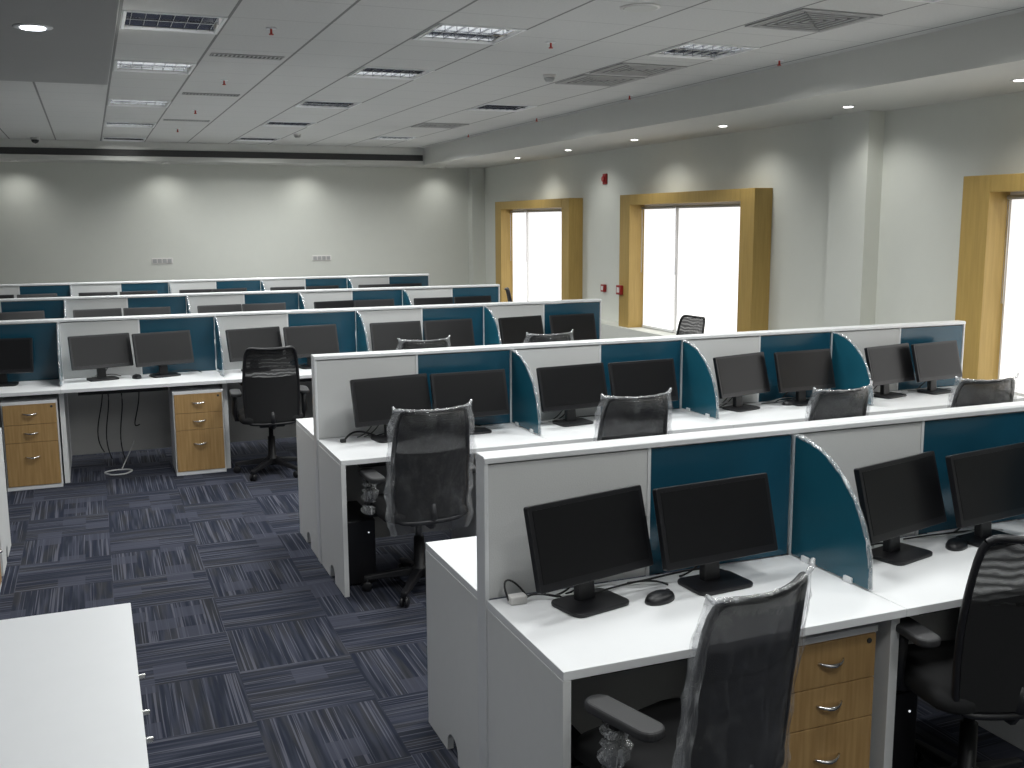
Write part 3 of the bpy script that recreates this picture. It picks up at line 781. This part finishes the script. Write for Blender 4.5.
# ------------------------------------------------------------------ chairs
def back_surface(u, v, w_top=0.37, w_bot=0.39, grow=0.0):
    """u -1..1 across, v 0..1 up; the back leans away from the desk and wraps around the sitter"""
    z = 0.44 + v*0.595
    w = (w_bot + (w_top-w_bot)*v + 0.035*math.sin(PI*v))/2 + grow
    x = u*w
    y = -0.235 - 0.080*v + 0.05*u*u + 0.02*math.sin(PI*max(0, v)*0.9)
    z += 0.012*u*u*v
    return Vector((x, y, z))
def sheet(fn, nu, nv, off):
    return [fn(-1+2*i/nu, j/nv) + Vector((0, off, 0)) for j in range(nv+1) for i in range(nu+1)]
def make_chair(wrapped, seed=0):
    rnd = random.Random(seed)
    r = empty('office_chair')
    # star base
    for k in range(5):
        a = R(90+72*k); c, s = math.cos(a), math.sin(a)
        mt = Matrix.Rotation(a, 4, 'Z')
        m = MB().add([mt @ Vector(v) for v in [(0.03,-0.028,0.085),(0.03,0.028,0.085),(0.30,0.018,0.062),(0.30,-0.018,0.062),(0.03,-0.024,0.13),(0.03,0.024,0.13),(0.30,0.014,0.085),(0.30,-0.014,0.085)]],
                     [(0,1,2,3),(4,5,6,7),(0,1,5,4),(1,2,6,5),(2,3,7,6),(3,0,4,7)])
        lg = m.build('base_leg', M['black'], r, 0.006)
        cx, cy = c*0.285, s*0.285
        w = MB()
        for q in (-0.014, 0.014):
            wv = MB().lathe([(0.020, -0.009), (0.0275, -0.005), (0.0275, 0.005), (0.020, 0.009)], n=16, axis='x')
            w.add([(mt @ Vector((v[1], v[0]+q, v[2]))) + Vector((cx, cy, 0.0275)) for v in wv.v], wv.f, True)
        w.tube([(cx, cy, 0.03), (cx, cy, 0.075)], 0.009, 8)
        w.build('caster', M['black'], lg)
    MB().lathe([(0.048, 0.075), (0.048, 0.13), (0.03, 0.14), (0.028, 0.30), (0.018, 0.30), (0.018, 0.42)], n=18).build('gas_lift', M['black'], r)
    MB().box(-0.10, 0.10, -0.16, 0.13, 0.40, 0.445).build('tilt_mechanism', M['black'], r, 0.012)
    # seat cushion
    st = MB(); NU, NV = 12, 12
    top = []; bot = []
    pr = rounded(0.49, 0.47, 0.09, 6, 0, 0.02)
    rings = [(0.94, 0.440), (1.0, 0.455), (1.0, 0.485), (0.96, 0.503), (0.80, 0.513), (0.4, 0.510)]
    n = len(pr); vs_ = []
    for s_, z in rings: vs_ += [(p[0]*s_, 0.02+(p[1]-0.02)*s_, z - 0.02*max(0, (p[1]*s_-0.15)/0.1)) for p in pr]
    fs_ = [(i*n+j, i*n+(j+1) % n, (i+1)*n+(j+1) % n, (i+1)*n+j) for i in range(len(rings)-1) for j in range(n)]
    fs_ += [tuple(range(n))[::-1], tuple((len(rings)-1)*n+j for j in range(n))]
    st.add(vs_, fs_, True); st.build('seat', M['seat'], r)
    # armrests
    for sx in (-1, 1):
        m = MB()
        m.tube([(sx*0.20, 0.02, 0.445), (sx*0.262, 0.02, 0.45), (sx*0.272, 0.015, 0.50), (sx*0.268, 0.0, 0.655)], [0.018, 0.02, 0.022, 0.02], 10)
        a = m.build('armrest', M['black'], r)
        pad = MB().prism(rounded(0.085, 0.27, 0.04, 6, sx*0.262, -0.02), 0.652, 0.682, 2)
        pad.build('arm_pad', M['arm'], a, 0.010, 3)
        if wrapped:
            b = MB(); pts = []; rad = []
            for i in range(9):
                t = i/8; pts.append((sx*0.268+rnd.uniform(-.008, .008), 0.01+rnd.uniform(-.01, .01), 0.47+0.18*t)); rad.append(0.038+rnd.uniform(-.006, .010))
            b.tube(pts, rad, 10, cap=False); b.build('arm_wrap', M['polyedge'], a, label='crumpled clear plastic round the arm post')
    # back: outer frame tube + mesh + support spine
    loop = []
    for i in range(0, 17): loop.append(back_surface(-1+2*i/16, 1.0))
    for i in range(1, 14): loop.append(back_surface(1.0, 1-i/14))
    for i in range(0, 17): loop.append(back_surface(1-2*i/16, 0.0))
    for i in range(1, 14): loop.append(back_surface(-1.0, i/14))
    loop.append(loop[0])
    # soften corners
    sm = loop[:-1]
    for _ in range(3): sm = [(sm[i-1] + sm[i]*2 + sm[(i+1) % len(sm)])/4 for i in range(len(sm))]
    sm.append(sm[0])
    MB().tube(sm, 0.0125, 8, cap=False).build('back_frame', M['black'], r)
    nu, nv = 14, 18
    def inner(u, v): return back_surface(u*0.97, 0.02+0.96*v)
    vs1 = sheet(inner, nu, nv, 0.004); m = MB()
    fsq = [(j*(nu+1)+i, j*(nu+1)+i+1, (j+1)*(nu+1)+i+1, (j+1)*(nu+1)+i) for j in range(nv) for i in range(nu)]
    # mesh upper part
    vtop = [v for v in vs1]; m.add(vtop, fsq, True)
    m.build('back_mesh', M['mesh_wrapped' if wrapped else 'mesh'], r)
    pnl = MB(); vs2 = sheet(lambda u, v: back_surface(u*0.955, 0.03+0.60*v), nu, nv, -0.006); vs3 = sheet(lambda u, v: back_surface(u*0.955, 0.03+0.60*v), nu, nv, 0.0)
    pnl.add(vs2, fsq, True); pnl.add(vs3, fsq, True)
    pnl.build('back_panel', M['seat'], r)
    MB().tube([(0, -0.10, 0.42), (0, -0.20, 0.42), (0, -0.228, 0.46), (0, -0.232, 0.54)], [0.028, 0.028, 0.024, 0.016], 10).build('back_spine', M['black'], r)
    if wrapped:
        nu2, nv2 = 26, 28
        VT = 1.015
        def shell(sgn):
            out = []
            for j in range(nv2+1):
                v = -0.10 + (VT+0.10)*j/nv2
                for i in range(nu2+1):
                    u = -1+2*i/nu2
                    p = back_surface(u, v, grow=0.038 + 0.006*math.sin(9*v+u+seed) + 0.006*math.sin(23*v+seed))
                    e = max(0, (1-(abs(u)/0.86)**2 if abs(u) < 0.86 else 0.0)*min(1.0, (VT-v)/0.10))
                    p = p + Vector((0, sgn*(0.0035+0.030*e**0.5), 0))
                    p += Vector((0, rnd.uniform(-0.004, 0.004)*e, 0))
                    if abs(u) > 0.9: p += Vector((rnd.uniform(-0.004, 0.004), rnd.uniform(-0.004, 0.004), 0))
                    if j == nv2: p += Vector((0, 0, rnd.uniform(-0.003, 0.003) + 0.016*(abs(u) > 0.93)))
                    if j == 0: p += Vector((0, 0, rnd.uniform(-0.015, 0.015)))
                    out.append(p)
            return out
        sa, sb = shell(-1), shell(1)
        def quads(cols):
            return [(j*(nu2+1)+i, j*(nu2+1)+i+1, (j+1)*(nu2+1)+i+1, (j+1)*(nu2+1)+i) for j in range(nv2) for i in cols]
        w = MB(); w.add(sa, quads(range(2, nu2-2)), True); w.add(sb, quads(range(2, nu2-2)), True)
        w.build('plastic_wrap', M['poly'], r, label='clear polythene bag over the backrest')
        for cc in (range(0, 2), range(nu2-2, nu2)):
            w = MB(); w.add(sa, quads(cc), True); w.add(sb, quads(cc), True)
            w.build('wrap_margin', M['polyhem'], r, label='milky loose margin of the polythene bag')
        g = MB(); rim = [(sa[nv2*(nu2+1)+i]+sb[nv2*(nu2+1)+i])/2 for i in range(nu2+1)]
        g.tube(rim, [rnd.uniform(0.004, 0.009) for _ in rim], 7)
        g.build('wrap_seam', M['polyedge'], r, label='gathered top seam of the polythene')
    return r
wrapA = make_chair(True, 1); plain = make_chair(False, 2)
used = set()
def chair(proto, x, y, rz, label, z=0.0):
    o = copy_tree(proto) if proto.name in used else proto
    used.add(proto.name)
    o.location = (x, y, z); o.rotation_euler = (0, 0, R(rz))
    tag(o, label, 'office chair', 'black office chairs at the desks')
chair(wrapA, 1.495, 2.385, 16, 'black chair in clear plastic, nearest the camera, at the front row')
chair(plain, 2.66, 2.45, -10, 'black mesh chair without plastic at the front row, right edge of photo')
chair(wrapA, 1.56, 5.21, 3, 'plastic wrapped chair at the second row desk nearest the aisle, whole back showing')
chair(wrapA, 2.71, 5.13, 0, 'plastic wrapped chair top at the second row, second desk from the aisle')
chair(wrapA, 3.86, 4.86, 4, 'plastic wrapped chair top at the second row, third desk from the aisle')
chair(wrapA, 4.93, 4.80, -8, 'plastic wrapped chair top at the second row, fourth desk, before the right window')
chair(plain, 1.25, 8.22, -4, 'unwrapped black chair at the third row, right of the oak pedestals')
chair(wrapA, 2.46, 8.19, 0, 'plastic wrapped chair top at the third row, second desk from the right')
chair(wrapA, 3.56, 8.17, 0, 'plastic wrapped chair top at the third row, rightmost desk')
chair(plain, 5.25, 8.76, 95, 'dark chair standing loose in front of the middle window')
chair(plain, 5.75, 13.60, -112, 'dark chair half hidden before the window nearest the back corner')

# ------------------------------------------------------------------ left edge: storage cabinet, pedestal and desk end
r = empty('storage_cabinet', (0.05, 2.2, 0)); tag(r, 'low white storage cabinet at the bottom left corner, three small door pulls', 'cabinet')
MB().box(-0.92, 0.0, -0.7, 1.285, 0.725, 0.75).build('top', M['white'], r, 0.002)
MB().box(-0.90, -0.035, -0.68, 1.27, 0.0, 0.06).build('plinth', M['offwhite'], r)
c = MB(); c.box(-0.91, -0.022, -0.69, -0.672, 0.06, 0.725); c.box(-0.91, -0.022, 1.258, 1.276, 0.06, 0.725); c.box(-0.91, -0.892, -0.672, 1.258, 0.06, 0.725); c.box(-0.892, -0.022, -0.672, 1.258, 0.06, 0.078)
c.build('carcass', M['offwhite'], r)
ed = [1.276, 0.66, 0.46, 0.30, -0.69]
for k in range(4):
    dr = MB().box(-0.020, -0.002, ed[k+1]+0.002, ed[k]-0.002, 0.065, 0.722).build('door', M['white'], r, 0.0015)
    if k < 3:
        y = (0.778, 0.540, 0.382)[k]
        MB().box(-0.002, 0.020, y-0.005, y+0.005, 0.700, 0.712).build('pull', M['chrome'], dr, 0.002)
r = empty('desk_bench', (-0.575, 6.95, 0)); tag(r, 'white desk end just showing at the left edge beside the carpet aisle', 'desk bench')
MB().prism(end_panel(-0.62, 0.0), -0.028, 0.0, 0).build('end_panel', M['offwhite'], r, 0.0015)
MB().box(-1.2, 0.0, -0.62, 0.0, ZD-0.028, ZD).build('worktop', M['white'], r, 0.002)
MB().prism(end_panel(-0.62, 0.0), -1.2, -1.172, 0).build('end_panel', M['offwhite'], r, 0.0015)
o = copy_tree(ped); o.location = (-0.565, 6.08, 0); o.location.x = -0.56; o.rotation_euler = (0, 0, R(90)); o.location = (-0.575, 5.98, 0)
tag(o, 'oak fronted pedestal at the left edge beyond the white cabinet', 'drawer pedestal')
